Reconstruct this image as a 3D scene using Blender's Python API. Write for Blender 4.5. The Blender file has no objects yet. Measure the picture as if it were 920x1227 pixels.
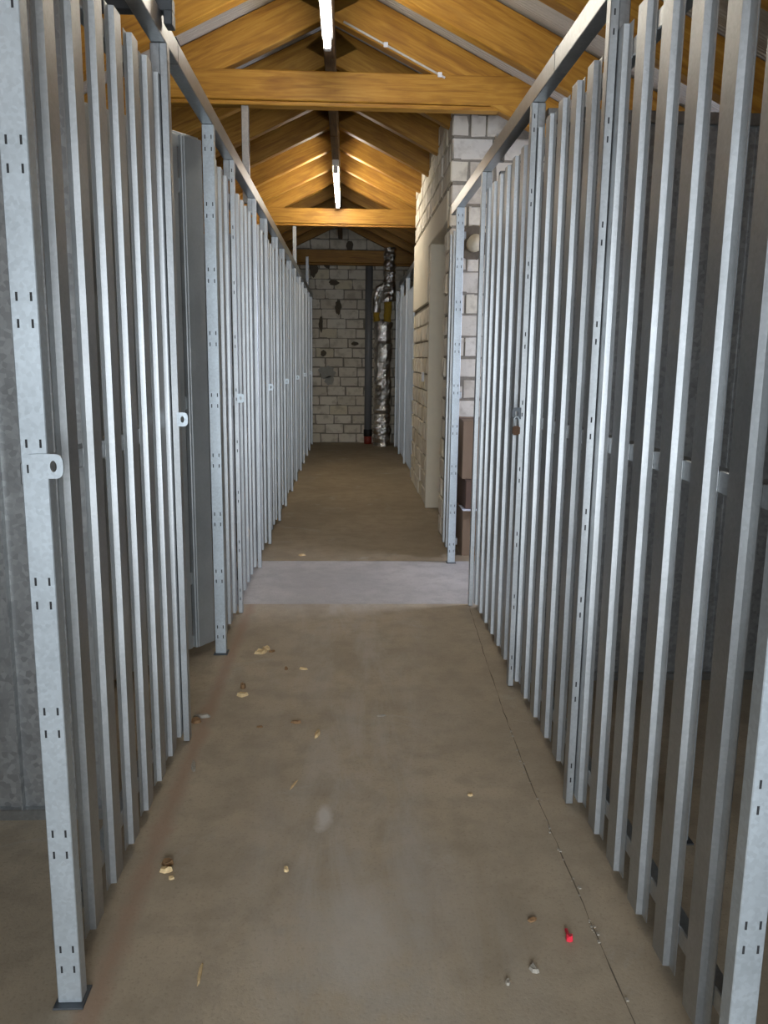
import bpy, bmesh, math, random
from mathutils import Matrix, Vector
random.seed(7)
scene = bpy.context.scene
COL = scene.collection

# ------------------------------------------------------------------ camera
F_PX, W_PX, H_PX = 985.0, 920.0, 1227.0
cam_d = bpy.data.cameras.new('camera')
cam_d.sensor_fit = 'VERTICAL'; cam_d.sensor_height = 36.0
cam_d.lens = 36.0 * F_PX / H_PX
cam_d.clip_start = 0.02
cam = bpy.data.objects.new('camera', cam_d); COL.objects.link(cam)
yaw, pitch, roll = math.radians(2.6), math.radians(10.5), math.radians(0.7)
fw = Vector((math.sin(yaw)*math.cos(pitch), math.cos(yaw)*math.cos(pitch), -math.sin(pitch)))
rt = Vector((math.cos(yaw), -math.sin(yaw), 0)); up = rt.cross(fw)
r2 = rt*math.cos(roll) + up*math.sin(roll); u2 = -rt*math.sin(roll) + up*math.cos(roll)
cam.matrix_world = Matrix(((r2.x, u2.x, -fw.x, 0), (r2.y, u2.y, -fw.y, 0), (r2.z, u2.z, -fw.z, 1.2), (0, 0, 0, 1)))
scene.camera = cam

# ------------------------------------------------------------------ world, daylight, exposure
world = bpy.data.worlds.new('world'); scene.world = world; world.use_nodes = True
bgn = world.node_tree.nodes['Background']
bgn.inputs[0].default_value = (0.62, 0.74, 0.9, 1); bgn.inputs[1].default_value = 0.5

def area(name, loc, rot, sx, sy, power, col):
    d = bpy.data.lights.new(name, 'AREA'); d.shape = 'RECTANGLE'; d.size = sx; d.size_y = sy
    d.energy = power; d.color = col
    o = bpy.data.objects.new(name, d); COL.objects.link(o); o.location = loc; o.rotation_euler = rot
    return o
# daylight falling through the entrance behind the camera and through the side-room window
area('daylight_entrance', (-0.1, -2.75, 1.0), (math.radians(87), 0, 0), 2.2, 1.55, 165, (0.86, 0.93, 1.0))
area('daylight_window', (2.75, 4.33, 1.55), (math.radians(90), 0, math.radians(90)), 0.8, 0.9, 60, (0.72, 0.78, 1.0))
TUBE_STRENGTH = 36.0

vs = scene.view_settings
vs.view_transform = 'Standard'; vs.look = 'None'; vs.gamma = 1.0; vs.use_curve_mapping = False
vs.exposure = 0.45

# ------------------------------------------------------------------ materials
MATS = {}
def new_mat(name):
    m = bpy.data.materials.new(name); m.use_nodes = True
    nt = m.node_tree
    b = nt.nodes['Principled BSDF']
    MATS[name] = m
    return m, nt, b
def N(nt, t, **kw):
    n = nt.nodes.new(t)
    for k, v in kw.items(): setattr(n, k, v)
    return n
def coords(nt, scale=(1, 1, 1), kind='Object'):
    tc = N(nt, 'ShaderNodeTexCoord'); mp = N(nt, 'ShaderNodeMapping')
    mp.inputs['Scale'].default_value = scale
    nt.links.new(tc.outputs[kind], mp.inputs['Vector'])
    return mp.outputs['Vector']
def world_coords(nt, scale=(1, 1, 1)):
    g = N(nt, 'ShaderNodeNewGeometry'); mp = N(nt, 'ShaderNodeMapping')
    mp.inputs['Scale'].default_value = scale
    nt.links.new(g.outputs['Position'], mp.inputs['Vector'])
    return mp.outputs['Vector']
def noise(nt, vec, scale, detail=4, rough=0.55, dist=0.0):
    n = N(nt, 'ShaderNodeTexNoise')
    n.inputs['Scale'].default_value = scale; n.inputs['Detail'].default_value = detail
    n.inputs['Roughness'].default_value = rough; n.inputs['Distortion'].default_value = dist
    nt.links.new(vec, n.inputs['Vector'])
    return n.outputs['Fac']
def ramp(nt, fac, stops):
    r = N(nt, 'ShaderNodeValToRGB')
    el = r.color_ramp.elements
    while len(el) < len(stops): el.new(0.5)
    for e, (p, c) in zip(el, stops):
        e.position = p; e.color = (c[0], c[1], c[2], 1) if not isinstance(c, (int, float)) else (c, c, c, 1)
    nt.links.new(fac, r.inputs['Fac'])
    return r.outputs['Color']
def mix(nt, fac, a, b, mode='MIX'):
    m = N(nt, 'ShaderNodeMix', data_type='RGBA', blend_type=mode)
    if isinstance(fac, (int, float)): m.inputs['Factor'].default_value = fac
    else: nt.links.new(fac, m.inputs['Factor'])
    for sock, v in ((m.inputs[6], a), (m.inputs[7], b)):
        if isinstance(v, tuple): sock.default_value = (v[0], v[1], v[2], 1)
        else: nt.links.new(v, sock)
    return m.outputs[2]
def math_n(nt, op, a, b=0.0, clamp=False):
    m = N(nt, 'ShaderNodeMath', operation=op); m.use_clamp = clamp
    for i, v in enumerate((a, b)):
        if isinstance(v, (int, float)): m.inputs[i].default_value = v
        else: nt.links.new(v, m.inputs[i])
    return m.outputs[0]
def bump(nt, b, h, strength, dist=0.01):
    n = N(nt, 'ShaderNodeBump'); n.inputs['Strength'].default_value = strength; n.inputs['Distance'].default_value = dist
    nt.links.new(h, n.inputs['Height']); nt.links.new(n.outputs['Normal'], b.inputs['Normal'])

def galv(name, base, metallic=0.85, rough=0.38, spangle=0.5, sc=90):
    m, nt, b = new_mat(name)
    v = world_coords(nt)
    vo = N(nt, 'ShaderNodeTexVoronoi'); vo.inputs['Scale'].default_value = sc
    nt.links.new(v, vo.inputs['Vector'])
    bw = N(nt, 'ShaderNodeRGBToBW'); nt.links.new(vo.outputs['Color'], bw.inputs[0])
    n2 = noise(nt, v, 6, 4)
    lo = tuple(c*(1-0.30*spangle) for c in base); hi = tuple(min(1, c*(1+0.22*spangle)) for c in base)
    c1 = mix(nt, bw.outputs[0], lo, hi)
    c2 = mix(nt, 1.0, c1, ramp(nt, n2, [(0.3, 0.82), (0.7, 1.0)]), 'MULTIPLY')
    nt.links.new(c2, b.inputs['Base Color'])
    b.inputs['Metallic'].default_value = metallic
    r = math_n(nt, 'ADD', rough-0.015, math_n(nt, 'MULTIPLY', bw.outputs[0], 0.03))
    nt.links.new(r, b.inputs['Roughness'])
    return m
G_SLAT = galv('galvanised_slat', (0.50, 0.52, 0.53), 1.0, 0.46, 0.3, 160)
G_POST = galv('galvanised_post', (0.55, 0.61, 0.65), 0.6, 0.42, 0.35, 150)
G_RAIL = galv('galvanised_rail', (0.46, 0.48, 0.49), 1.0, 0.38, 0.4, 120)
G_SHEET = galv('galvanised_sheet', (0.40, 0.41, 0.41), 0.85, 0.45, 0.8, 75)
G_DOOR = galv('galvanised_door_sheet', (0.50, 0.53, 0.54), 0.55, 0.5, 0.15, 160)

def plain(name, col, rough=0.7, metallic=0.0, nscale=30, var=0.25, bmp=0.0):
    m, nt, b = new_mat(name)
    v = world_coords(nt)
    n = noise(nt, v, nscale, 5)
    c = mix(nt, n, tuple(x*(1-var) for x in col), tuple(min(1, x*(1+var)) for x in col))
    nt.links.new(c, b.inputs['Base Color'])
    b.inputs['Roughness'].default_value = rough; b.inputs['Metallic'].default_value = metallic
    if bmp: bump(nt, b, n, bmp, 0.004)
    return m
HOLE = plain('slot_shadow_steel', (0.02, 0.02, 0.022), 0.8)
DARKSTEEL = plain('dark_steel', (0.10, 0.11, 0.12), 0.5, 0.6)
RUST = plain('rusty_iron', (0.13, 0.07, 0.04), 0.8, 0.2, 200, 0.5)
MORTAR = plain('mortar', (0.27, 0.24, 0.19), 0.95, 0, 60, 0.35, 0.4)
PLASTER = plain('plaster', (0.78, 0.71, 0.57), 0.9, 0, 14, 0.08, 0.15)
PATCH = plain('grey_mortar_patch', (0.38, 0.37, 0.33), 0.95, 0, 40, 0.2, 0.4)
DARKHOLE = plain('dark_broken_mortar', (0.13, 0.105, 0.075), 0.95, 0, 60, 0.3, 0.4)
JOINT = plain('dusty_joint', (0.13, 0.105, 0.075), 0.95, 0, 25, 0.7)
WALLPLAIN = plain('rough_wall', (0.30, 0.27, 0.22), 0.95, 0, 8, 0.2, 0.3)
LAMPBODY = plain('lamp_enamel', (0.55, 0.55, 0.53), 0.4, 0, 20, 0.03)
PVC = plain('grey_pipe', (0.22, 0.225, 0.23), 0.5, 0, 10, 0.1)
BLACK = plain('black_rubber', (0.012, 0.012, 0.012), 0.6)
REDP = plain('red_plastic', (0.25, 0.035, 0.02), 0.5)
REDSCRAP = plain('red_scrap', (0.75, 0.03, 0.06), 0.4)
WOOL = plain('yellow_wool', (0.42, 0.27, 0.03), 0.95, 0, 60, 0.5, 0.8)
CARD = plain('cardboard', (0.27, 0.185, 0.12), 0.85, 0, 12, 0.12)
CARD2 = plain('dark_cardboard', (0.14, 0.085, 0.06), 0.85, 0, 12, 0.12)
PAPER = plain('white_paper', (0.75, 0.76, 0.8), 0.7, 0, 20, 0.05)
CHIP = plain('wood_chip', (0.66, 0.49, 0.26), 0.8, 0, 150, 0.35)
CHIPD = plain('brown_chip', (0.26, 0.15, 0.07), 0.85, 0, 150, 0.35)
STONE = plain('grey_crumb', (0.33, 0.30, 0.25), 0.9, 0, 150, 0.3)
CABLE = plain('grey_cable', (0.55, 0.53, 0.48), 0.5)
BEIGE_PIPE = plain('beige_pipe', (0.60, 0.52, 0.36), 0.5)

def make_brick_mat():
    m, nt, b = new_mat('white_sand_lime_brick')
    oi = N(nt, 'ShaderNodeObjectInfo')
    v = world_coords(nt)
    n1 = noise(nt, v, 9, 5); n2 = noise(nt, v, 70, 5, 0.7)
    c = ramp(nt, oi.outputs['Random'], [(0.0, (0.66, 0.60, 0.49)), (0.35, (0.74, 0.68, 0.57)), (0.75, (0.79, 0.74, 0.64)), (0.93, (0.76, 0.69, 0.52)), (1.0, (0.60, 0.54, 0.43))])
    c = mix(nt, ramp(nt, n1, [(0.36, 0.55), (0.50, 0.0)]), c, (0.42, 0.36, 0.27))
    c = mix(nt, ramp(nt, n2, [(0.62, 0.0), (0.74, 0.5)]), c, (0.30, 0.26, 0.20))
    nt.links.new(c, b.inputs['Base Color']); b.inputs['Roughness'].default_value = 0.92
    bump(nt, b, n2, 0.35, 0.004)
    return m
BRICK = make_brick_mat()

def make_wood(name, dark, mid, light):
    m, nt, b = new_mat(name)
    oi = N(nt, 'ShaderNodeObjectInfo')
    v = coords(nt, (2.2, 30, 30))
    add = N(nt, 'ShaderNodeVectorMath', operation='ADD')
    nt.links.new(v, add.inputs[0])
    sc = N(nt, 'ShaderNodeVectorMath', operation='SCALE'); sc.inputs[0].default_value = (13, 7, 5)
    nt.links.new(oi.outputs['Random'], sc.inputs['Scale']); nt.links.new(sc.outputs[0], add.inputs[1])
    g = noise(nt, add.outputs[0], 1.6, 6, 0.6, 0.6)
    v2 = coords(nt, (3, 9, 9)); k = noise(nt, v2, 1.4, 3, 0.5, 0.3)
    c = ramp(nt, g, [(0.28, dark), (0.5, mid), (0.75, light)])
    c = mix(nt, ramp(nt, k, [(0.34, 0.45), (0.46, 0.0)]), c, dark)
    nt.links.new(c, b.inputs['Base Color']); b.inputs['Roughness'].default_value = 0.55
    bump(nt, b, g, 0.2, 0.003)
    return m
WOOD = make_wood('roof_timber', (0.25, 0.10, 0.009), (0.41, 0.195, 0.018), (0.53, 0.29, 0.045))
WOODD = make_wood('ridge_timber', (0.07, 0.035, 0.012), (0.13, 0.07, 0.025), (0.2, 0.11, 0.04))

def make_roof_sheet():
    m, nt, b = new_mat('roof_underlay')
    v = world_coords(nt)
    w = N(nt, 'ShaderNodeTexWave', wave_type='BANDS', bands_direction='Y'); w.inputs['Scale'].default_value = 18
    nt.links.new(v, w.inputs['Vector'])
    n = noise(nt, v, 5, 3)
    c = mix(nt, n, (0.42, 0.40, 0.36), (0.58, 0.55, 0.50))
    nt.links.new(c, b.inputs['Base Color']); b.inputs['Roughness'].default_value = 0.7
    bump(nt, b, w.outputs['Fac'], 0.5, 0.006)
    return m
ROOFSHEET = make_roof_sheet()

def make_floor(name, tint, stain):
    m, nt, b = new_mat(name)
    v = world_coords(nt)
    n1 = noise(nt, v, 1.3, 5, 0.6, 0.3); n2 = noise(nt, v, 9, 5, 0.65); n3 = noise(nt, v, 120, 4, 0.7); n4 = noise(nt, v, 3.2, 6, 0.7, 0.8)
    c = mix(nt, ramp(nt, n1, [(0.35, 0.0), (0.65, 1.0)]), tuple(x*0.80 for x in tint), tuple(x*1.12 for x in tint))
    c = mix(nt, ramp(nt, n2, [(0.38, 0.5), (0.56, 0.0)]), c, tuple(x*0.66 for x in tint))
    c = mix(nt, ramp(nt, n4, [(0.58, 0.0), (0.72, 0.45)]), c, (0.48, 0.45, 0.40))
    c = mix(nt, ramp(nt, n3, [(0.33, 0.5), (0.46, 0.0)]), c, tuple(x*0.5 for x in tint))
    if stain:
        sx = N(nt, 'ShaderNodeSeparateXYZ'); nt.links.new(v, sx.inputs[0])
        # brick-dust stain that was swept along the foot of the slatted panel on the left
        d = math_n(nt, 'ABSOLUTE', math_n(nt, 'ADD', sx.outputs['X'], 0.475))
        d = math_n(nt, 'SUBTRACT', d, math_n(nt, 'MULTIPLY', math_n(nt, 'SUBTRACT', n2, 0.5), 0.08))
        near = math_n(nt, 'LESS_THAN', sx.outputs['Y'], 4.1)
        f = math_n(nt, 'MULTIPLY', ramp(nt, d, [(0.005, 0.55), (0.035, 0.0)]), near)
        c = mix(nt, f, c, (0.33, 0.20, 0.135))
        # pale dust: trodden along the middle and one scuffed spot
        vv = N(nt, 'ShaderNodeMapping'); vv.inputs['Scale'].default_value = (5.0, 1.1, 1); nt.links.new(v, vv.inputs['Vector'])
        ns = noise(nt, vv.outputs[0], 1.6, 6, 0.7, 0.6)
        mid = ramp(nt, math_n(nt, 'ABSOLUTE', math_n(nt, 'ADD', sx.outputs['X'], -0.03)), [(0.05, 1.0), (0.42, 0.0)])
        f2 = math_n(nt, 'MULTIPLY', ramp(nt, ns, [(0.42, 0.0), (0.70, 0.6)]), mid)
        c = mix(nt, f2, c, (0.52, 0.49, 0.45))
        def spot(px, py, rx, ry_, amt):
            a = math_n(nt, 'DIVIDE', math_n(nt, 'ADD', sx.outputs['X'], -px), rx)
            bb = math_n(nt, 'DIVIDE', math_n(nt, 'ADD', sx.outputs['Y'], -py), ry_)
            dd = math_n(nt, 'SQRT', math_n(nt, 'ADD', math_n(nt, 'MULTIPLY', a, a), math_n(nt, 'MULTIPLY', bb, bb)))
            return math_n(nt, 'MULTIPLY', ramp(nt, math_n(nt, 'ADD', dd, math_n(nt, 'MULTIPLY', math_n(nt, 'SUBTRACT', n2, 0.5), 2.2)), [(0.3, amt), (1.0, 0.0)]), 1.0)
        c = mix(nt, spot(-0.06, 2.02, 0.024, 0.075, 0.6), c, (0.75, 0.73, 0.70))
        c = mix(nt, spot(0.03, 1.55, 0.16, 0.30, 0.30), c, (0.58, 0.56, 0.52))
    nt.links.new(c, b.inputs['Base Color'])
    b.inputs['Roughness'].default_value = 0.62
    h = mix(nt, 0.5, n2, n3)
    bump(nt, b, h, 0.25, 0.004)
    return m
FLOOR = make_floor('concrete_floor', (0.44, 0.365, 0.265), True)
SCREED = make_floor('brown_screed', (0.33, 0.26, 0.17), False)
DAYLIT_SLAB = make_floor('grey_slab_daylight', (0.47, 0.445, 0.42), False)  # greyer slab; its pale tone also carries daylight from the side opening

def make_foil():
    m, nt, b = new_mat('foil')
    v = world_coords(nt)
    n = noise(nt, v, 26, 4, 0.6, 1.2)
    b.inputs['Base Color'].default_value = (0.92, 0.90, 0.88, 1); b.inputs['Metallic'].default_value = 1.0
    b.inputs['Roughness'].default_value = 0.2
    bump(nt, b, n, 0.6, 0.02)
    return m
FOIL = make_foil()
m, nt, b = new_mat('lit_tube')
b.inputs['Base Color'].default_value = (0.9, 0.9, 0.9, 1)
b.inputs['Emission Color'].default_value = (1.0, 0.93, 0.80, 1); b.inputs['Emission Strength'].default_value = TUBE_STRENGTH
TUBE = m
TUBE_FAR = m.copy(); TUBE_FAR.name = 'lit_tube_boosted'
TUBE_FAR.node_tree.nodes['Principled BSDF'].inputs['Emission Strength'].default_value = TUBE_STRENGTH*1.7  # far tube boosted beyond the near one to brighten the end wall

# ------------------------------------------------------------------ mesh helpers
def link(name, me, mat, parent=None, loc=(0, 0, 0), rot=(0, 0, 0)):
    o = bpy.data.objects.new(name, me); COL.objects.link(o)
    if mat is not None and me is not None and not me.materials: me.materials.append(mat)
    o.parent = parent; o.location = loc; o.rotation_euler = rot
    return o
def empty(name, loc=(0, 0, 0), rot=(0, 0, 0)):
    o = bpy.data.objects.new(name, None); COL.objects.link(o); o.location = loc; o.rotation_euler = rot
    o.empty_display_size = 0.1
    return o
def tag(o, label=None, cat=None, group=None, kind=None):
    if label: o['label'] = label
    if cat: o['category'] = cat
    if group: o['group'] = group
    if kind: o['kind'] = kind
    return o
def mesh(name, verts, faces, smooth=False):
    me = bpy.data.meshes.new(name); me.from_pydata([tuple(v) for v in verts], [], faces); me.validate()
    bm = bmesh.new(); bm.from_mesh(me); bmesh.ops.recalc_face_normals(bm, faces=bm.faces); bm.to_mesh(me); bm.free()
    if smooth:
        for p in me.polygons: p.use_smooth = True
    me.update(); return me
class MB:
    def __init__(s): s.v = []; s.f = []
    def box(s, x0, x1, y0, y1, z0, z1):
        n = len(s.v)
        s.v += [(x, y, z) for z in (z0, z1) for y in (y0, y1) for x in (x0, x1)]
        s.f += [tuple(n+i for i in q) for q in ((0, 2, 3, 1), (4, 5, 7, 6), (0, 1, 5, 4), (2, 6, 7, 3), (0, 4, 6, 2), (1, 3, 7, 5))]
        return s
    def prism_z(s, pts, z0, z1):
        n = len(s.v); k = len(pts)
        s.v += [(x, y, z0) for x, y in pts] + [(x, y, z1) for x, y in pts]
        s.f += [tuple(n+i for i in range(k))[::-1], tuple(n+k+i for i in range(k))]
        s.f += [(n+i, n+(i+1) % k, n+k+(i+1) % k, n+k+i) for i in range(k)]
        return s
    def prism_y(s, pts, y0, y1):
        n = len(s.v); k = len(pts)
        s.v += [(x, y0, z) for x, z in pts] + [(x, y1, z) for x, z in pts]
        s.f += [tuple(n+i for i in range(k)), tuple(n+k+i for i in range(k))[::-1]]
        s.f += [(n+i, n+k+i, n+k+(i+1) % k, n+(i+1) % k) for i in range(k)]
        return s
    def mesh(s, name, bevel=0.0, seg=1, smooth=False):
        me = mesh(name, s.v, s.f, smooth)
        if bevel:
            bm = bmesh.new(); bm.from_mesh(me)
            bmesh.ops.bevel(bm, geom=list(bm.edges), offset=bevel, segments=seg, affect='EDGES', clamp_overlap=True)
            bm.to_mesh(me); bm.free()
        return me
def boxm(name, x0, x1, y0, y1, z0, z1, bevel=0.0, seg=1): return MB().box(x0, x1, y0, y1, z0, z1).mesh(name, bevel, seg)
def tube_mesh(name, path, radii, n=16, crinkle=0.0, seed=1, caps=True, smooth=True):
    rnd = random.Random(seed); vs_, fs = [], []
    P = [Vector(p) for p in path]
    for i, p in enumerate(P):
        t = (P[min(i+1, len(P)-1)] - P[max(i-1, 0)]).normalized()
        a = t.cross(Vector((0, 1, 0)))
        if a.length < 1e-3: a = t.cross(Vector((1, 0, 0)))
        a.normalize(); bb = t.cross(a)
        r = radii[i] if isinstance(radii, (list, tuple)) else radii
        for j in range(n):
            th = 2*math.pi*j/n
            rr = r*(1 + crinkle*rnd.uniform(-1, 1))
            vs_.append(p + (a*math.cos(th) + bb*math.sin(th))*rr)
    for i in range(len(P)-1):
        for j in range(n):
            fs.append((i*n+j, i*n+(j+1) % n, (i+1)*n+(j+1) % n, (i+1)*n+j))
    if caps:
        fs.append(tuple(range(n))); fs.append(tuple((len(P)-1)*n+j for j in range(n)))
    return mesh(name, vs_, fs, smooth)

# ------------------------------------------------------------------ roof geometry numbers
RX, SLOPE = -0.11, 0.48
RAF_BOT, SHEET_BOT = 3.03, 3.245
XL, XR, Y0, Y1 = -2.35, 2.45, -2.45, 12.0
def roof_z(x): return SHEET_BOT - SLOPE*abs(x-RX)

# ------------------------------------------------------------------ floor
fl = link('floor', boxm('floor', XL-0.6, XR+0.6, Y0-6, Y1+0.4, -0.12, 0), FLOOR); tag(fl, 'dusty beige concrete floor of the storage corridor', None, kind='structure')
link('slab', boxm('slab', -0.60, 1.5, 3.95, 4.83, -0.02, 0.0015), DAYLIT_SLAB, fl)  # band across the side opening: part real slab, part painted daylight
link('screed', boxm('screed', XL, XR, 4.834, Y1, -0.02, 0.001), SCREED, fl)
# open joint along the right-hand fence, with crumbs broken out of its edge
jv, jf = [], []
rnd = random.Random(3)
npt = 60
for i in range(npt+1):
    y = 1.0 + (3.93-1.0)*i/npt
    x = 0.533 + 0.075*max(0, (y-2.2)/1.73)**1.3 + rnd.uniform(-0.002, 0.002)
    w = rnd.uniform(0.0004, 0.0018)
    jv += [(x-w, y, 0.0008), (x+w, y, 0.0008)]
    if i: jf.append((2*i-2, 2*i-1, 2*i+1, 2*i))
link('floor_joint', mesh('floor_joint', jv, jf), JOINT, fl)
mb = MB()
for i in range(46):
    y = rnd.uniform(1.0, 2.6); x = 0.535 + rnd.uniform(-0.008, 0.008); s = rnd.uniform(0.001, 0.0028)
    mb.box(x-s, x+s, y-s*1.6, y+s*1.6, 0, s)
tag(link('joint_crumbs', mb.mesh('joint_crumbs'), STONE, fl), kind='stuff')

# ------------------------------------------------------------------ brick walls
def brick_mesh(L, D, H, seed):
    rnd = random.Random(seed)
    bm = bmesh.new(); bmesh.ops.create_cube(bm, size=1)
    for v in bm.verts:
        v.co = Vector((v.co.x*L + rnd.uniform(-.004, .004), v.co.y*D + rnd.uniform(-.004, .004), v.co.z*H + rnd.uniform(-.0035, .0035)))
    bmesh.ops.bevel(bm, geom=list(bm.edges), offset=0.007, segments=2, affect='EDGES')
    me = bpy.data.meshes.new('brick'); bm.to_mesh(me); bm.free(); me.materials.append(BRICK)
    return me
BL, BH, BD, JT = 0.262, 0.1355, 0.11, 0.010
BM = [brick_mesh(BL-JT, BD, BH-JT, s) for s in range(4)]
brnd = random.Random(11)
def lay(parent, u0, u1, z, place, rotz, offset, minlen=0.05):
    """one course of bricks from u0 to u1 at height z"""
    u = u0 - offset
    while u < u1 - 1e-6:
        a, b = max(u, u0), min(u+BL, u1)
        ln = b-a-JT
        if ln > minlen:
            o = bpy.data.objects.new('brick', brnd.choice(BM)); COL.objects.link(o); o.parent = parent
            x, y = place((a+b)/2 + 0.0)
            out = brnd.uniform(-0.004, 0.004)
            nx, ny = (math.sin(rotz), -math.cos(rotz))
            o.location = (x+nx*out, y+ny*out, z+BH/2)
            o.rotation_euler = (brnd.uniform(-.01, .01), brnd.uniform(-.006, .006), rotz)
            o.scale = (ln/(BL-JT), 1, 1)
        u += BL

# back wall
def gable(x0, x1, z0=0.0):
    pts = [(x0, z0), (x1, z0), (x1, roof_z(x1))]
    if x0 < RX < x1: pts.append((RX, roof_z(RX)))
    pts.append((x0, roof_z(x0)))
    return pts
wb = link('wall_back', MB().prism_y(gable(XL, XR), Y1+0.008, Y1+0.3).mesh('wall_back'), MORTAR)
tag(wb, 'white sand-lime brick wall closing the far end of the corridor', None, kind='structure')
for c in range(23):
    z = c*BH
    zt = z+BH
    lim = (SHEET_BOT - zt)/SLOPE if zt > 0 else 9
    a, b = max(-1.05, RX-lim), min(1.15, RX+lim)
    off = [0.13, 0.06, 0.20, 0.0, 0.15, 0.03, 0.11][c % 7]
    if b-a > 0.15: lay(wb, a, b, z, lambda u: (u, Y1+BD/2), 0, off)
# repair patches and broken joints on the back wall
def blob(name, cx, cz, rx, rz, seed, mat, y):
    rnd = random.Random(seed); n = 18
    pts = [(cx + rx*math.cos(2*math.pi*i/n)*rnd.uniform(.75, 1.15), cz + rz*math.sin(2*math.pi*i/n)*rnd.uniform(.75, 1.15)) for i in range(n)]
    o = link(name, MB().prism_y(pts, y-0.012, y+0.02).mesh(name, 0.003), mat, wb); return o
blob('mortar_patch', -0.30, 1.01, 0.12, 0.10, 2, PATCH, Y1)
blob('mortar_patch', -0.27, 0.90, 0.07, 0.07, 5, PATCH, Y1)
for i, (x, z, a, b_) in enumerate([(-0.14, 1.92, .045, .11), (-0.385, 1.69, .03, .12), (-0.20, 2.26, .07, .04), (-0.35, 1.28, .04, .05), (-0.3, 2.55, .06, .11), (0.02, 2.75, .05, .08), (-0.48, 2.45, .06, .12), (0.10, 1.42, .05, .03)]):
    blob('broken_joint', x, z, a, b_, 20+i, DARKHOLE, Y1)

# right-hand brick wall: corridor face at x = 0.645, from y 5.45 to 8.30, doorway 5.72 - 6.68
WX, WY0, WY1, DY0, DY1, DZ = 0.645, 5.45, 8.30, 5.74, 6.66, 2.09
wr = empty('wall_right'); tag(wr, 'white brick wall with a plastered doorway on the right of the corridor', None, kind='structure')
def wall_core(name, y0, y1, z0, z1, mat, inset=0.014, x1=0.885):
    return link(name, boxm(name, WX+inset, x1, y0, y1, z0, z1), mat, wr)
ztop = 2.87
wall_core('mortar_bed', WY0+0.012, DY0-0.012, 0, ztop, MORTAR)
wall_core('mortar_bed', DY1+0.012, WY1-0.012, 0, ztop, MORTAR)
wall_core('mortar_bed', DY0-0.012, DY1+0.012, DZ+0.02, ztop, MORTAR)
link('lintel', boxm('lintel', WX-0.006, 0.90, DY0-0.16, DY1+0.16, DZ, DZ+0.19, 0.006), PLASTER, wr)
link('door_reveal', boxm('door_reveal', WX-0.004, 0.90, DY1-0.004, DY1+0.05, 0.0, DZ, 0.004), PLASTER, wr)
link('door_reveal', boxm('door_reveal', WX+0.02, 0.90, DY0-0.02, DY0+0.003, 0.0, DZ, 0.002), PLASTER, wr)
link('plaster_panel', boxm('plaster_panel', WX-0.005, WX+0.06, DY1+0.16, WY1-0.01, 1.66, DZ+0.19, 0.006), PLASTER, wr)
for c in range(21):
    z = c*BH; zc = z+BH/2
    y0 = WY0 if c % 2 else WY0+BD+0.002
    off = 0.0 if c % 2 else BL*0.5
    pl = lambda u: (WX+BD/2, u)
    if zc > DZ+0.19: lay(wr, y0, WY1, z, pl, -math.pi/2, 0.0 if c % 2 else 0.11)
    else:
        if zc < DZ: lay(wr, y0, DY0, z, pl, -math.pi/2, 0.0, 0.04)
        elif zc < DZ+0.19: lay(wr, y0, DY0-0.16, z, pl, -math.pi/2, 0.0, 0.03)
        if zc < 1.66: lay(wr, DY1+0.06, WY1, z, pl, -math.pi/2, off)
link('switch_plate', boxm('switch_plate', WX-0.018, WX, 7.02, 7.11, 1.02, 1.10, 0.004), PAPER, wr)
# the return of that wall, facing the camera, behind the side opening
wq = link('wall_right_return', MB().prism_y([(WX+0.007, 0), (XR, 0), (XR, roof_z(XR)), (WX+0.012, roof_z(WX+0.012))], WY0+0.007, WY0+0.24).mesh('wall_right_return'), MORTAR)
tag(wq, 'white brick wall face looking back at the viewer behind the side opening', None, kind='structure')
for c in range(21):
    z = c*BH
    lim = RX + (SHEET_BOT - z - BH)/SLOPE
    x0 = WX if c % 2 == 0 else WX+BD+0.002
    lay(wq, x0, min(lim, 2.2), z, lambda u: (u, WY0+BD/2), 0, [0.0, 0.10, 0.0, 0.16][c % 4])
mp = tube_mesh('pipe_stub', [(0.80, WY0+0.02, 1.93), (0.80, WY0-0.03, 1.93), (0.80, WY0-0.10, 1.93)], [0.05, 0.05, 0.052], 18)
link('pipe_stub', mp, BEIGE_PIPE, wq)
link('broken_joint', tube_mesh('broken_joint', [(0.79, WY0+0.02, 1.95), (0.79, WY0-0.012, 1.95)], 0.105, 11, 0.2, 4, smooth=False), DARKHOLE, wq)

# outer walls (dark storage bays), entrance behind the camera, side window
ow = link('wall_left', boxm('wall_left', XL-0.2, XL, Y0, Y1+0.3, 0, roof_z(XL)+0.02), WALLPLAIN); tag(ow, 'rough outer wall behind the left storage bays', None, kind='structure')
WA, WBY, WZ0, WZ1 = 3.95, 4.72, 0.95, 1.85
mb = MB(); zt = roof_z(XR)+0.02
mb.box(XR, XR+0.2, Y0, WA, 0, zt); mb.box(XR, XR+0.2, WBY, Y1+0.3, 0, zt); mb.box(XR, XR+0.2, WA, WBY, 0, WZ0); mb.box(XR, XR+0.2, WA, WBY, WZ1, zt)
ow2 = link('wall_right_outer', mb.mesh('wall_right_outer'), WALLPLAIN); tag(ow2, 'rough outer wall behind the right storage bays', None, kind='structure')
mb = MB()
for a in ((WA, WA+.05, WZ0, WZ1), (WBY-.05, WBY, WZ0, WZ1), (WA+.05, WBY-.05, WZ0, WZ0+.05), (WA+.05, WBY-.05, WZ1-.05, WZ1)):
    mb.box(XR+.05, XR+.11, a[0], a[1], a[2], a[3])
wn = link('window_1', mb.mesh('window_1'), PAPER); tag(wn, 'white framed window of the side room', None, kind='structure')
mb = MB()
D0, D1, DH = -1.25, 1.05, 1.9
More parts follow.
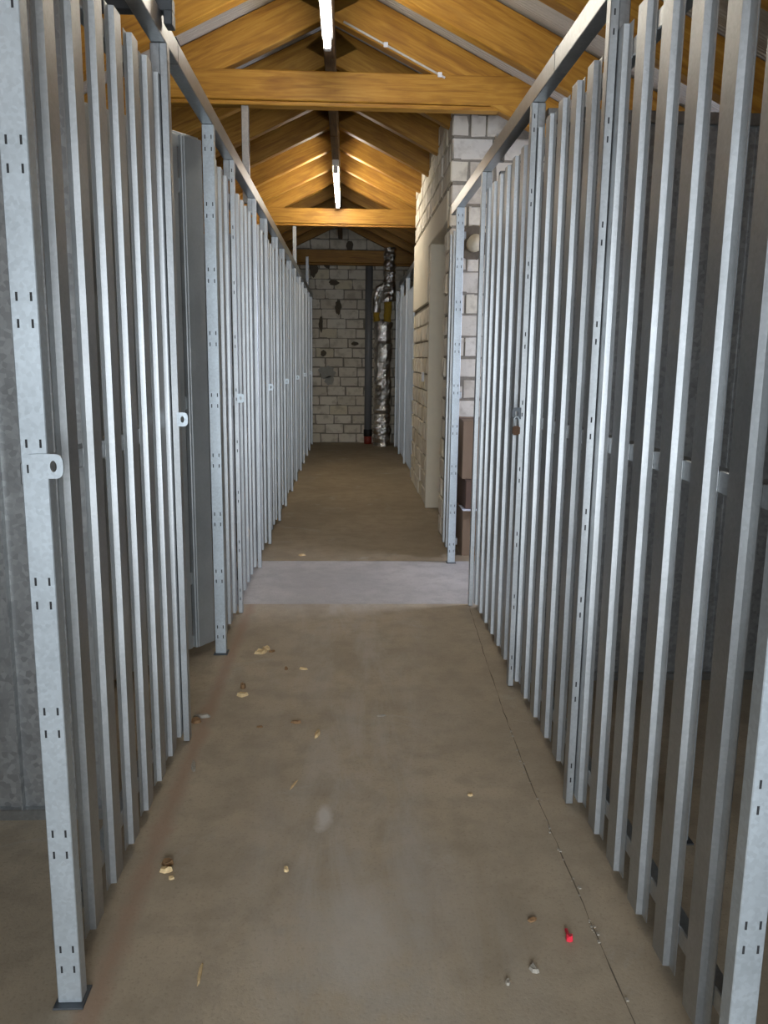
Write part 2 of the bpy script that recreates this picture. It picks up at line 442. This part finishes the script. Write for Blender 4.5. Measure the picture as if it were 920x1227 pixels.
wf = link('wall_front', MB().prism_y([(XL, 0), (D0, 0), (D0, roof_z(D0)), (XL, roof_z(XL))], Y0-0.2, Y0).prism_y([(D1, 0), (XR, 0), (XR, roof_z(XR)), (D1, roof_z(D1))], Y0-0.2, Y0).prism_y([(D0, DH), (D1, DH), (D1, roof_z(D1)), (RX, roof_z(RX)), (D0, roof_z(D0))], Y0-0.2, Y0).mesh('wall_front'), WALLPLAIN)
tag(wf, 'entrance wall behind the viewer with an open doorway', None, kind='structure')

# ------------------------------------------------------------------ roof
ce = empty('ceiling', (RX, 0, SHEET_BOT)); tag(ce, 'timber gable roof with rafters, tie beams and pale underlay', None, kind='structure')
def to_c(x, y, z): return (x-RX, y, z-SHEET_BOT)
ang = math.atan(SLOPE)
# roof sheets: shallow ribs running down the slope
def sheet_mesh(side, length):
    n = 64; vs_, fs = [], []
    run = (XR+0.35-RX) if side > 0 else (RX-XL+0.35)
    for i in range(n+1):
        y = length*i/n; h = 0.006*math.cos(2*math.pi*i/8)
        for x, dz in ((0, 0), (run, 0), (run, 0.03), (0, 0.03)):
            vs_.append((side*x, y, -SLOPE*x + h + 0.006 + dz))
        if i:
            for k in range(4):
                a, b_ = (i-1)*4+k, (i-1)*4+(k+1) % 4
                fs.append((a, b_, b_+4, a+4))
    fs += [(0, 1, 2, 3), tuple(n*4+k for k in (3, 2, 1, 0))]
    return mesh('roof_sheet', vs_, fs)
for side in (-1, 1):
    sm = sheet_mesh(side, 1.19)
    y = Y0-0.5
    while y < Y1+0.4:
        link('roof_sheet', sm, ROOFSHEET, ce, (0, y, 0)); y += 1.192
# rafters
def rafter_mesh(side, w=0.075):
    run = (XR+0.3-RX) if side > 0 else (RX-XL+0.3)
    ln = run/math.cos(ang); d = (SHEET_BOT-RAF_BOT)*math.cos(ang)
    vs_ = []
    # local x runs down the slope so that the grain follows the timber
    t = math.tan(ang)*d
    pts = [(0, 0), (ln, 0), (ln, -d), (-t, -d)]
    vs_ = [(x, -w/2, z) for x, z in pts] + [(x, w/2, z) for x, z in pts]
    fs = [(0, 1, 2, 3), (7, 6, 5, 4)] + [(i, i+4, (i+1) % 4+4, (i+1) % 4) for i in range(4)]
    me = mesh('rafter', vs_, fs)
    bm = bmesh.new(); bm.from_mesh(me); bmesh.ops.bevel(bm, geom=list(bm.edges), offset=0.004, segments=1, affect='EDGES'); bm.to_mesh(me); bm.free()
    return me
RM = rafter_mesh(1)
ry = 4.93 - 0.70*10
while ry < Y1:
    link('rafter', RM, WOOD, ce, (0.0, ry, -0.001), (0, ang, 0))
    link('rafter', RM, WOOD, ce, (0.0, ry, -0.001), (0, ang, math.pi))
    ry += 0.70
RB = boxm('ridge_beam', -0.9, 0.9, -0.03, 0.03, -0.40, -0.16, 0.005)
y = Y0
while y < Y1-0.3:
    link('ridge_beam', RB, WOODD, ce, (0.0, min(y+0.9, Y1-0.9), 0), (0, 0, math.pi/2)); y += 1.81
# tie beams with a thin batten nailed below
def tie(y, z0, z1, x0, x1):
    d = z1-z0
    o = link('tie_beam', boxm('tie_beam', x0-(x0+x1)/2, (x1-x0)/2, -0.04, 0.04, -d*0.36, d*0.5, 0.005), WOOD, ce, to_c((x0+x1)/2, y, (z0+z1)/2))
    link('batten', boxm('batten', x0-(x0+x1)/2, (x1-x0)/2, -0.033, 0.045, -d*0.5, -d*0.375, 0.004), WOOD, o)
    return o
tie(4.93, 2.575, 2.755, -1.28, 1.05)
tie(9.12, 2.575, 2.755, -1.28, 1.05)
tie(11.86, 2.48, 2.68, -1.5, 1.3)
tie(0.70, 2.575, 2.755, -1.28, 1.05)
# thin cable clipped along one rafter
cz = lambda x: RAF_BOT - SLOPE*(x-RX)
cx = [-0.03+0.08*i for i in range(8)]
cab = link('cable', tube_mesh('cable', [to_c(x, 4.885, cz(x)+0.012) for x in cx], 0.006, 8), CABLE, ce)
for x in (0.2, 0.5): link('cable_clip', boxm('cable_clip', -.012, .012, -.012, .004, -.012, .012, .003), PAPER, cab, to_c(x, 4.885, cz(x)+0.012))

# ------------------------------------------------------------------ fluorescent lamps
def lamp(y0, y1, label, tube_mat):
    r = empty('fluorescent_lamp', (RX, (y0+y1)/2, 2.845)); L = (y1-y0)/2
    tag(r, label, 'lamp', 'fluorescent lamps under the ridge beam')
    link('housing', boxm('housing', -0.028, 0.028, -L, L, -0.05, 0.0, 0.006), LAMPBODY, r)
    link('tube', tube_mesh('tube', [(0, -L+0.045, -0.085), (0, L-0.045, -0.085)], 0.017, 16), tube_mat, r)
    for s in (-1, 1):
        link('end_holder', boxm('end_holder', -0.02, 0.02, s*L-0.02-s*0.022, s*L+0.02-s*0.022, -0.105, -0.05, 0.006), LAMPBODY, r)
    return r
lamp(2.85, 4.56, 'lit fluorescent tube lamp under the ridge in front of the near tie beam', TUBE)
lamp(7.32, 9.02, 'lit fluorescent tube lamp further down the ridge, before the far tie beam', TUBE_FAR)

# ------------------------------------------------------------------ slatted steel fences
CROWN, BRIM, DEP, TH = 0.058, 0.027, 0.0125, 0.0016
Z0S, Z1S = 0.03, 1.958
def slat_mesh(sg, z0=Z0S, z1=Z1S):
    a = [(DEP, -BRIM), (DEP, 0.0), (0, 0.0015), (0, CROWN-0.0015), (DEP, CROWN), (DEP, CROWN+BRIM)]
    b_ = [(DEP+TH, CROWN+BRIM), (DEP+TH, CROWN-0.0015), (TH, CROWN-0.003), (TH, 0.003), (DEP+TH, 0.0015), (DEP+TH, -BRIM)]
    k = 6
    vs_, fs = [], []
    for z in (z0, z1):
        vs_ += [(sg*d, y, z) for d, y in a] + [(sg*d, y, z) for d, y in b_]
    n = 12
    for i in range(n): fs.append((i, (i+1) % n, n+(i+1) % n, n+i))
    for i in range(5):
        q = (i, i+1, 10-i, 11-i); fs.append(q); fs.append(tuple(n+j for j in q)[::-1])
    return mesh('slat', vs_, fs)
SLATM = {-1: slat_mesh(-1), 1: slat_mesh(1)}
PLX = {-1: -0.517, 1: 0.625}
def bay(name, sg, ys, ya, yb, label, cat, group, plx=None):
    X = PLX[sg] if plx is None else plx
    r = empty(name, (X, ya, 0)); tag(r, label, cat, group)
    for y in ys: link('slat', SLATM[sg], G_SLAT, r, (0, y-ya, 0))
    for z in (0.12, 1.0, 1.90):
        xa, xb = sorted((sg*(DEP+TH+.0005), sg*(DEP+TH+.028)))
        link('cross_bar', boxm('cross_bar', xa, xb, 0.02, yb-ya-0.02, z-0.02, z+0.02, 0.002), G_RAIL, r)
    return r
def slots_mesh(x0, cols, y, z0, z1):
    mb = MB(); z = z0
    while z < z1:
        for dz in (0, 0.042):
            for cx_ in cols: mb.box(x0+cx_-0.0018, x0+cx_+0.0018, y-0.0006, y+0.004, z+dz-0.007, z+dz+0.007)
        z += 0.235
    return mb.mesh('slot_row')
def hasp_mesh(sg, tail):
    """flat lug standing out into the corridor, rounded end with an upright hole"""
    n = 28; hx, R_, th = 0.0, 0.0205, 0.004
    inn, out = [], []
    for i in range(n):
        t = 2*math.pi*i/n; c_, s_ = math.cos(t), math.sin(t)
        inn.append((0.0055*c_, 0.0095*s_))
        # outer: half stadium towards the corridor, square towards the post
        if c_ > 0:
            k = (abs(c_/0.016)**3 + abs(s_/R_)**3)**(-1/3)
        else:
            k = min(tail/max(1e-6, -c_), R_/max(1e-6, abs(s_)))
        out.append((k*c_, k*s_))
    vs_ = []
    for y in (-th/2, th/2):
        vs_ += [(-sg*x, y, z) for x, z in inn] + [(-sg*x, y, z) for x, z in out]
    fs = []
    for i in range(n):
        j = (i+1) % n
        fs += [(i, j, n+j, n+i), (2*n+i, 3*n+i, 3*n+j, 2*n+j), (i, 2*n+i, 2*n+j, j), (n+i, n+j, 3*n+j, 3*n+i)]
    return mesh('hasp', vs_, fs)
HASP_W = {s: hasp_mesh(s, 0.040) for s in (-1, 1)}  # one pair of lug meshes per post width
HASP_T = {s: hasp_mesh(s, 0.016) for s in (-1, 1)}
RAILZ = (2.04, 2.10)
def post(sg, y, wide, label, hasp=False, plx=None, top=None, slots=True):
    X = PLX[sg] if plx is None else plx
    face = X - sg*0.022                      # corridor-side face of every post
    w = 0.044 if wide else 0.0205
    r = empty('steel_post', (face, y, 0)); tag(r, label, 'post', 'galvanised posts of the storage bays')
    xa, xb = sorted((0, sg*w))
    link('profile', boxm('profile', xa, xb, 0, 0.032, 0.004, top or RAILZ[0]-0.0005, 0.0015), G_POST if wide else G_SLAT, r)
    if slots:
        cols = (0.25*w, 0.77*w) if wide else (0.5*w,)
        tag(link('slot_row', slots_mesh(xa, cols, 0, 0.075, 1.98), HOLE, r), kind='stuff')
    if not wide:
        xc, xd = sorted((sg*(w+0.0002), sg*(w+0.026)))
        link('post_head', boxm('post_head', xc, xd, 0, 0.032, Z1S+0.001, (top or RAILZ[0])-0.0005, 0.0015), G_RAIL, r)
    if wide:
        link('base_plate', boxm('base_plate', xa-0.006, xb+0.006, -0.014, 0.046, 0.0, 0.004, 0.001), DARKSTEEL, r)
    if hasp:
        # the lug reaches about 16 mm past the post into the corridor
        link('hasp', HASP_W[sg] if wide else HASP_T[sg], G_POST if sg < 0 else DARKSTEEL, r, (-sg*(0.010), -0.0028, 1.02))
    return r
def ys_between(a, b, first=0.14, last=0.085):
    n = max(1, int(round((b-a-first-last)/0.153))+1); n = min(n, int((b-a-first-last+1e-6)/0.145)+1)
    return [a+first+(b-last-CROWN*0-a-first)*i/max(1, n-1) if n > 1 else a+first for i in range(n)]

GF, GD = 'fixed slatted panels of the storage bays', 'slatted doors of the storage bays'
# ---- left side
post(-1, 1.375, True, 'tall slotted post at the left edge of the picture, nearest the camera', True)
bay('slatted_panel', -1, [1.543, 1.696, 1.849, 2.0, 2.153, 2.300, 2.425], 1.40, 2.51, 'bright slatted panel on the left nearest the camera', 'panel', GF)
post(-1, 2.452, False, 'thin post ending the nearest left slatted panel, beside the open door', True, slots=False)
post(-1, 3.245, True, 'slotted post on the left just beyond the open door')
left_posts = [3.79, 4.65, 5.28, 6.06, 6.69, 7.47, 8.10, 8.88, 9.51, 10.29, 10.92, 11.70]
ordn = ['first', 'second', 'third', 'fourth', 'fifth', 'sixth', 'seventh', 'eighth', 'ninth', 'tenth', 'eleventh', 'twelfth']
for i, y in enumerate(left_posts):
    latch = i % 2 == 0
    post(-1, y, False, 'thin left-hand post, %s beyond the wide post by the open door%s' % (ordn[i], ', with lock lug' if latch else ''), latch, slots=y < 4.5)
edges = [3.245] + left_posts + [11.99]
pi, di = 0, 0
for i in range(len(edges)-1):
    a, b_ = edges[i], edges[i+1]
    ys = ys_between(a, b_)
    if i == len(edges)-2: ys = [11.84]
    if i % 2 == 0:
        bay('slatted_panel', -1, ys, a+(0.115 if i == 0 else 0.035), b_, 'narrow slatted panel in the left row, %s one beyond the open door' % ordn[pi], 'panel', GF); pi += 1
    else:
        bay('slatted_door', -1, ys, a+0.035, b_, 'closed slatted door in the left row, %s one beyond the open door' % ordn[di], 'door', GD); di += 1
def top_rail(sg, segs, label, hangers, plx=None, z=RAILZ):
    X = (PLX[sg] if plx is None else plx) - sg*0.020
    r = empty('top_rail', (X, segs[0], z[0])); tag(r, label, 'rail', 'top rails of the fences')
    xa, xb = sorted((0, sg*0.042))
    for a, b_ in zip(segs[:-1], segs[1:]):
        link('rail_segment', boxm('rail_segment', xa, xb, a-segs[0]+0.002, b_-segs[0]-0.002, 0, z[1]-z[0], 0.002), G_RAIL, r)
    for b_ in segs[1:-1]:
        link('splice_plate', boxm('splice_plate', sg*0.02-0.022, sg*0.02+0.022, b_-segs[0]-0.03, b_-segs[0]+0.03, z[1]-z[0], z[1]-z[0]+0.003), DARKSTEEL, r)
    for (hx, hy, zt) in hangers:
        link('hanger', boxm('hanger', hx-X-0.02, hx-X+0.02, hy-segs[0]-0.018, hy-segs[0]+0.018, 0.02, zt-z[0], 0.002), G_RAIL, r)
    return r
top_rail(-1, [-2.2, 0.2, 2.62, 5.0, 7.4, 9.8, 11.98], 'long grey top rail running over the whole left fence', [(-0.576, 4.93, 2.575), (-0.568, 9.12, 2.575), (-0.565, 11.80, 2.58)])

cr = empty('cross_rail', (-0.52, 2.42, RAILZ[1]+0.001)); tag(cr, 'dark rail lying across the left top rail and running into the bay', 'rail')
link('bar', boxm('bar', XL+0.53, 0.052, -0.02, 0.02, 0.0, 0.035, 0.002), DARKSTEEL, cr)
link('bracket', boxm('bracket', 0.030, 0.052, -0.024, 0.024, -0.035, 0.0, 0.002), DARKSTEEL, cr)
# ---- right side
post(1, 1.10, True, 'wide slotted post at the lower right corner of the picture')
bay('slatted_panel', 1, [1.253, 1.406, 1.559, 1.712, 1.864, 2.015], 1.14, 2.10, 'dark slatted panel on the right nearest the camera', 'panel', GF)
post(1, 2.054-0.0, False, 'thin slotted post in the right fence, between nearest panel and door')
bay('slatted_door', 1, [2.247, 2.400, 2.553, 2.708, 2.863], 2.19, 2.94, 'closed slatted door in the right fence with a rusty lock', 'door', GD)
post(1, 2.885, False, 'thin slotted post in the right fence carrying the rusty lock', True)
bay('slatted_panel', 1, [3.09, 3.25, 3.40, 3.555, 3.70, 3.835], 3.02, 3.93, 'slatted panel on the right just before the side opening', 'panel', GF)
post(1, 3.905, False, 'thin post on the right at the near edge of the side opening', slots=False)
post(1, 4.785, True, 'wide slotted post on the right at the far edge of the side opening')
bay('slatted_panel', 1, [4.93, 5.08, 5.23], 4.83, 5.33, 'short slatted panel on the right between side opening and brick wall', 'panel', GF)
top_rail(1, [-2.2, 0.2, 2.60, 5.06], 'grey top rail running over the right fence, ending at brick wall', [(0.66, 3.80, 2.17)])
lk = empty('padlock', (PLX[1]-0.022-0.012, 2.868, 0.985)); tag(lk, 'small rusty padlock hanging on the right fence post', 'padlock')
link('lock_body', boxm('lock_body', -0.013, 0.013, -0.009, 0.009, -0.04, -0.008, 0.004, 2), RUST, lk)
link('shackle', tube_mesh('shackle', [(-0.008, 0, -0.01), (-0.008, 0, 0.016), (-0.004, 0, 0.024), (0.004, 0, 0.024), (0.008, 0, 0.016), (0.008, 0, -0.01)], 0.0024, 8), G_POST, lk)

# bays behind the right fence open upward: far fence beyond the brick wall
for y, lb in ((8.44, 'post of the far right fence touching the brick wall end'), (9.55, 'post in the middle of the far right fence'), (10.55, 'post of the far right fence before the foil duct'), (11.45, 'last post of the far right fence beside the foil duct')):
    post(1, y, False, lb, plx=0.672, top=2.11, slots=False)
for a, b_, w, nm, ct, g in ((8.44, 9.55, 'slatted panel of the far right fence beside the brick wall end', 'slatted_panel', 'panel', GF), (9.55, 10.55, 'slatted door in the far right fence', 'slatted_door', 'door', GD), (10.55, 11.45, 'last slatted panel of the far right fence beside foil duct', 'slatted_panel', 'panel', GF)):
    bay(nm, 1, ys_between(a, b_), a+0.035, b_, w, ct, g, plx=0.672)
top_rail(1, [8.36, 10.9], 'short top rail of the far right fence beyond the brick wall', [], plx=0.672, z=(2.11, 2.17))

# ---- the door standing ajar on the left
da = empty('sheet_door', (-0.560, 3.318, 0.0), (0, 0, math.radians(-35))); tag(da, 'grey sheet metal door standing ajar into the left bay', 'door')
# local -y runs from the hinge to the free edge
widths = [0.105, 0.105, 0.10, 0.10, 0.10, 0.085, 0.115]; yy = 0.0
for i, w in enumerate(widths):
    link('sheet_strip', boxm('sheet_strip', -0.012 if i % 2 == 0 else -0.020, 0.012 if i % 2 == 0 else 0.004, yy-w, yy, 0.035, 2.0, 0.003), G_DOOR, da); yy -= w+0.012
for z in (0.035, 0.30, 1.0, 1.80, 1.96):
    link('cross_bar', boxm('cross_bar', -0.018, -0.004, yy+0.012, -0.002, z, z+0.05, 0.002), G_DOOR, da)
link('edge_fold', boxm('edge_fold', 0.0125, 0.024, -0.104, -0.072, 0.04, 1.995, 0.002), G_DOOR, da)

# ---- sheet partitions between the bays
def partition(y, xa, xb, label, z0=0.03, z1=2.0, rail=True):
    r = empty('sheet_partition', (xa, y, 0)); tag(r, label, 'partition', 'sheet metal partitions between bays')
    sg = 1 if xb > xa else -1; L = abs(xb-xa); n = max(2, int(round(L/0.26))); w = L/n
    for i in range(n):
        a, b_ = sorted((sg*(i*w+0.002), sg*((i+1)*w-0.002)))
        m_ = MB().box(a, b_, 0, 0.0015, z0, z1).box(a, a+0.003, -0.022, 0.0015, z0, z1).box(b_-0.028, b_, -0.004, 0.0, z0, z1)
        link('sheet_panel', m_.mesh('sheet_panel'), G_SHEET, r)
    a, b_ = sorted((0, sg*L))
    for z in ((0.0, 0.03), (z1, z1+0.04)):
        link('edge_rail', boxm('edge_rail', a, b_, -0.02, 0.02, z[0], z[1], 0.002), G_RAIL, r)
    return r
partition(2.03, -0.60, XL+0.01, 'spangled sheet metal partition behind the nearest left panel')
partition(3.62, -0.66, XL+0.01, 'sheet metal partition behind the open door on the left')
partition(6.0, -0.56, XL+0.01, 'sheet metal partition hidden behind the middle of the left fence')
partition(9.0, -0.56, XL+0.01, 'sheet metal partition hidden behind the far left fence')
ip = empty('steel_post', (0.84, 1.87, 0)); tag(ip, 'bluish post standing free behind the nearest right slatted panel', 'post', 'galvanised posts of the storage bays')
link('profile', boxm('profile', 0, 0.03, 0, 0.03, 0.004, 2.0, 0.002), G_POST, ip)
link('base_plate', boxm('base_plate', -0.01, 0.04, -0.012, 0.042, 0.0, 0.004), DARKSTEEL, ip)
partition(0.35, 0.67, XR-0.01, 'added unseen sheet partition blocking light to the right of the viewer')  # added out of view to keep daylight out of the right bay
partition(-0.40, -0.56, XL+0.01, 'added unseen sheet partition blocking light to the left of the viewer')  # unseen, put in to cut the daylight reaching the left bay
partition(2.96, 0.67, XR-0.01, 'sheet metal partition behind the right fence post with lock')
partition(3.90, 0.68, XR-0.01, 'sheet metal partition on the near side of the side opening')

# ------------------------------------------------------------------ things at the far end
fd = empty('foil_duct', (0.482, 11.62, 0)); tag(fd, 'crinkled silver foil duct rising to the roof by the far wall', 'duct')
def fpath(p0, p1, n): return [tuple(Vector(p0).lerp(Vector(p1), i/n)) for i in range(n+1)]
rr = random.Random(8)
def wob(path, a=0.012): return [(x+rr.uniform(-a, a), y+rr.uniform(-a, a), z) for x, y, z in path]
n = 34
link('lower_duct', tube_mesh('lower_duct', wob(fpath((0, 0, 0.01), (0.0, 0, 1.70), n), 0.006), [0.125+rr.uniform(-.014, .014) for _ in range(n+1)], 13, 0.10, 3, smooth=False), FOIL, fd)
n = 22
link('upper_duct', tube_mesh('upper_duct', wob(fpath((0.075, 0, 1.98), (0.085, 0, 2.70), n), 0.006), [0.105-0.025*min(1, i/8)+rr.uniform(-.010, .010) for i in range(n+1)], 12, 0.10, 5, smooth=False), FOIL, fd)
link('branch_duct', tube_mesh('branch_duct', wob([(-0.095, 0, 1.84), (-0.095, 0, 1.92), (-0.095, 0, 2.0), (-0.09, 0, 2.08), (-0.06, 0, 2.15), (0.0, 0, 2.18), (0.06, 0, 2.18)], 0.004), 0.06, 11, 0.12, 6, smooth=False), FOIL, fd)
link('wool_wrap', tube_mesh('wool_wrap', fpath((0.055, 0, 1.68), (0.07, 0, 2.0), 8), 0.052, 14, 0.12, 7, smooth=False), WOOL, fd)
link('wool_wrap', tube_mesh('wool_wrap', fpath((-0.085, 0, 1.68), (-0.095, 0, 1.86), 5), 0.042, 14, 0.12, 9, smooth=False), WOOL, fd)
gp = empty('grey_pipe', (0.292, 11.88, 0)); tag(gp, 'dark grey upright pipe with black collar on the far brick wall', 'pipe')
link('shaft', tube_mesh('shaft', [(0, 0, 0.21), (0, 0, 2.475)], 0.052, 20), PVC, gp)
link('collar', tube_mesh('collar', [(0, 0, 0.11), (0, 0, 0.115), (0, 0, 0.205), (0, 0, 0.21)], [0.055, 0.062, 0.062, 0.055], 20), BLACK, gp)
link('red_foot', tube_mesh('red_foot', [(0, 0, 0.0), (0, 0, 0.11)], 0.056, 20), REDP, gp)

# ------------------------------------------------------------------ boxes in the side room
def carton(x, y, z, sx, sy, sz, mat, label, rot=0.0, paper=False):
    r = empty('cardboard_box', (x, y, z), (0, 0, rot)); tag(r, label, 'box', 'cardboard boxes in the side room')
    link('body', boxm('body', -sx/2, sx/2, -sy/2, sy/2, 0, sz-0.004, 0.003), mat, r)
    for s in (-1, 1):
        a, b_ = sorted((s*0.001, s*sy/2))
        link('flap', boxm('flap', -sx/2, sx/2, a, b_, sz-0.004, sz, 0.0), mat, r)
    link('tape', boxm('tape', -sx/2-0.0005, sx/2+0.0005, -0.025, 0.025, sz, sz+0.0006), PAPER if paper else CARD2, r)
    return r
carton(0.965, 5.19, 0.0, 0.50, 0.42, 0.29, CARD, 'brown cardboard box standing on the floor of the side room')
carton(0.96, 5.20, 0.296, 0.48, 0.40, 0.18, CARD2, 'flat dark cardboard box in the middle of the stack', 0.05)
carton(0.945, 5.20, 0.478, 0.46, 0.38, 0.36, CARD, 'tall brown cardboard box on top of the stack', -0.04)
ps = link('paper_sheet', boxm('paper_sheet', -0.14, 0.14, -0.10, 0.10, 0.0, 0.003), PAPER, None, (0.85, 5.04, 0.2915)); tag(ps, 'white paper sheet jutting out of the box stack', 'paper')

# ------------------------------------------------------------------ litter on the floor
def chip_mesh(sx, sy, sz, seed):
    rnd = random.Random(seed); n = 7
    pts = [(sx/2*math.cos(2*math.pi*i/n)*rnd.uniform(.6, 1.1), sy/2*math.sin(2*math.pi*i/n)*rnd.uniform(.6, 1.1)) for i in range(n)]
    vs_ = [(x, y, 0) for x, y in pts] + [(x*.8, y*.8, sz*rnd.uniform(.5, 1.2)) for x, y in pts]
    fs = [tuple(range(n))[::-1], tuple(n+i for i in range(n))] + [(i, (i+1) % n, n+(i+1) % n, n+i) for i in range(n)]
    return mesh('chip', vs_, fs)
G = 'wood chips and crumbs on the corridor floor'
chips = [
 ('wood_chip', -0.355, 3.262, .050, .030, .010, CHIP, 'largest pale wood chip of the cluster near the left wide post', 'chip'),
 ('wood_chip', -0.335, 3.300, .030, .022, .012, CHIP, 'small pale wood chip lying behind the largest chip', 'chip'),
 ('wood_chip', -0.310, 3.270, .022, .014, .006, CHIPD, 'brown wood chip at the right end of the chip cluster', 'chip'),
 ('wood_chip', -0.237, 3.074, .016, .014, .007, CHIPD, 'small brown wood chip alone right of the chip cluster', 'chip'),
 ('wood_chip', -0.171, 3.073, .036, .012, .006, CHIP, 'thin pale wood splinter right of the small brown chip', 'chip'),
 ('wood_chip', -0.383, 2.892, .022, .022, .014, CHIPD, 'brown wood chip directly behind a pale chip, left of centre', 'chip'),
 ('wood_chip', -0.377, 2.815, .034, .018, .009, CHIP, 'pale wood chip directly in front of a brown chip, left of centre', 'chip'),
 ('wood_chip', -0.095, 2.501, .018, .042, .008, CHIP, 'upright pale wood chip in the middle of the corridor', 'chip'),
 ('wood_chip', -0.168, 2.590, .030, .016, .008, CHIPD, 'reddish brown wood chip just left of the upright pale chip', 'chip'),
 ('wood_chip', -0.287, 2.560, .026, .012, .003, CHIPD, 'dull flat wood chip near the end of the left panel', 'chip'),
 ('concrete_crumb', -0.490, 2.640, .055, .018, .008, STONE, 'broken concrete crumb at the corner of the open door', 'crumb'),
 ('concrete_crumb', -0.500, 2.600, .030, .020, .010, CHIPD, 'brown crumb at the foot of the nearest left panel end', 'crumb'),
 ('wood_chip', -0.426, 1.783, .022, .018, .012, CHIP, 'bright wood chip near the left panel with a dark chip behind', 'chip'),
 ('wood_chip', -0.428, 1.812, .024, .020, .010, CHIPD, 'dark chip right behind the bright chip near the left panel', 'chip'),
 ('wood_chip', -0.408, 1.755, .012, .010, .004, CHIP, 'tiny wood crumb in front of the bright chip', 'chip'),
 ('wood_chip', -0.142, 1.779, .012, .014, .007, CHIP, 'tiny ochre wood chip alone on the near floor', 'chip'),
 ('wood_chip', -0.283, 4.981, .040, .030, .006, CHIP, 'pale wood chip on the floor beyond the grey slab', 'chip'),
 ('wood_splinter', -0.287, 1.447, .007, .055, .003, CHIP, 'thin pale splinter on the near floor, left of centre', 'splinter'),
 ('wood_splinter', -0.150, 2.178, .005, .050, .003, CHIP, 'thin pale splinter on the middle of the corridor floor', 'splinter'),
 ('twig', -0.455, 2.297, .012, .060, .004, STONE, 'pale twig beside the foot of the left panel', 'twig'),
 ('concrete_crumb', 0.378, 1.439, .014, .020, .007, STONE, 'grey crumb on the near floor left of the red scrap', 'crumb'),
 ('concrete_crumb', 0.318, 1.405, .009, .012, .006, STONE, 'smallest grey crumb further left of the red scrap', 'crumb'),
 ('concrete_crumb', 0.406, 1.586, .020, .012, .003, CHIPD, 'flat dark crumb behind the red scrap', 'crumb'),
 ('wood_chip', 0.347, 2.112, .018, .012, .004, CHIP, 'small yellow chip on the floor near the right joint', 'chip'),
 ('wood_chip', 0.120, 2.638, .030, .010, .003, STONE, 'dull pale chip right of the corridor middle', 'chip'),
]
for i, (nm, x, y, sx, sy, sz, mt, lb, ct) in enumerate(chips):
    o = link(nm, chip_mesh(sx*1.35, sy*1.5, sz*1.2, 40+i), mt, None, (x, y, 0.0005), (0, 0, random.Random(i).uniform(-.5, .5))); tag(o, lb, ct, G)
o = link('red_scrap', chip_mesh(.020, .024, .012, 99), REDSCRAP, None, (0.472, 1.524, 0.0005)); tag(o, 'small crumpled red plastic scrap on the near floor', 'scrap')
link('tail', boxm('tail', -0.003, 0.003, 0.006, 0.028, 0.0, 0.006, 0.001), REDSCRAP, o)
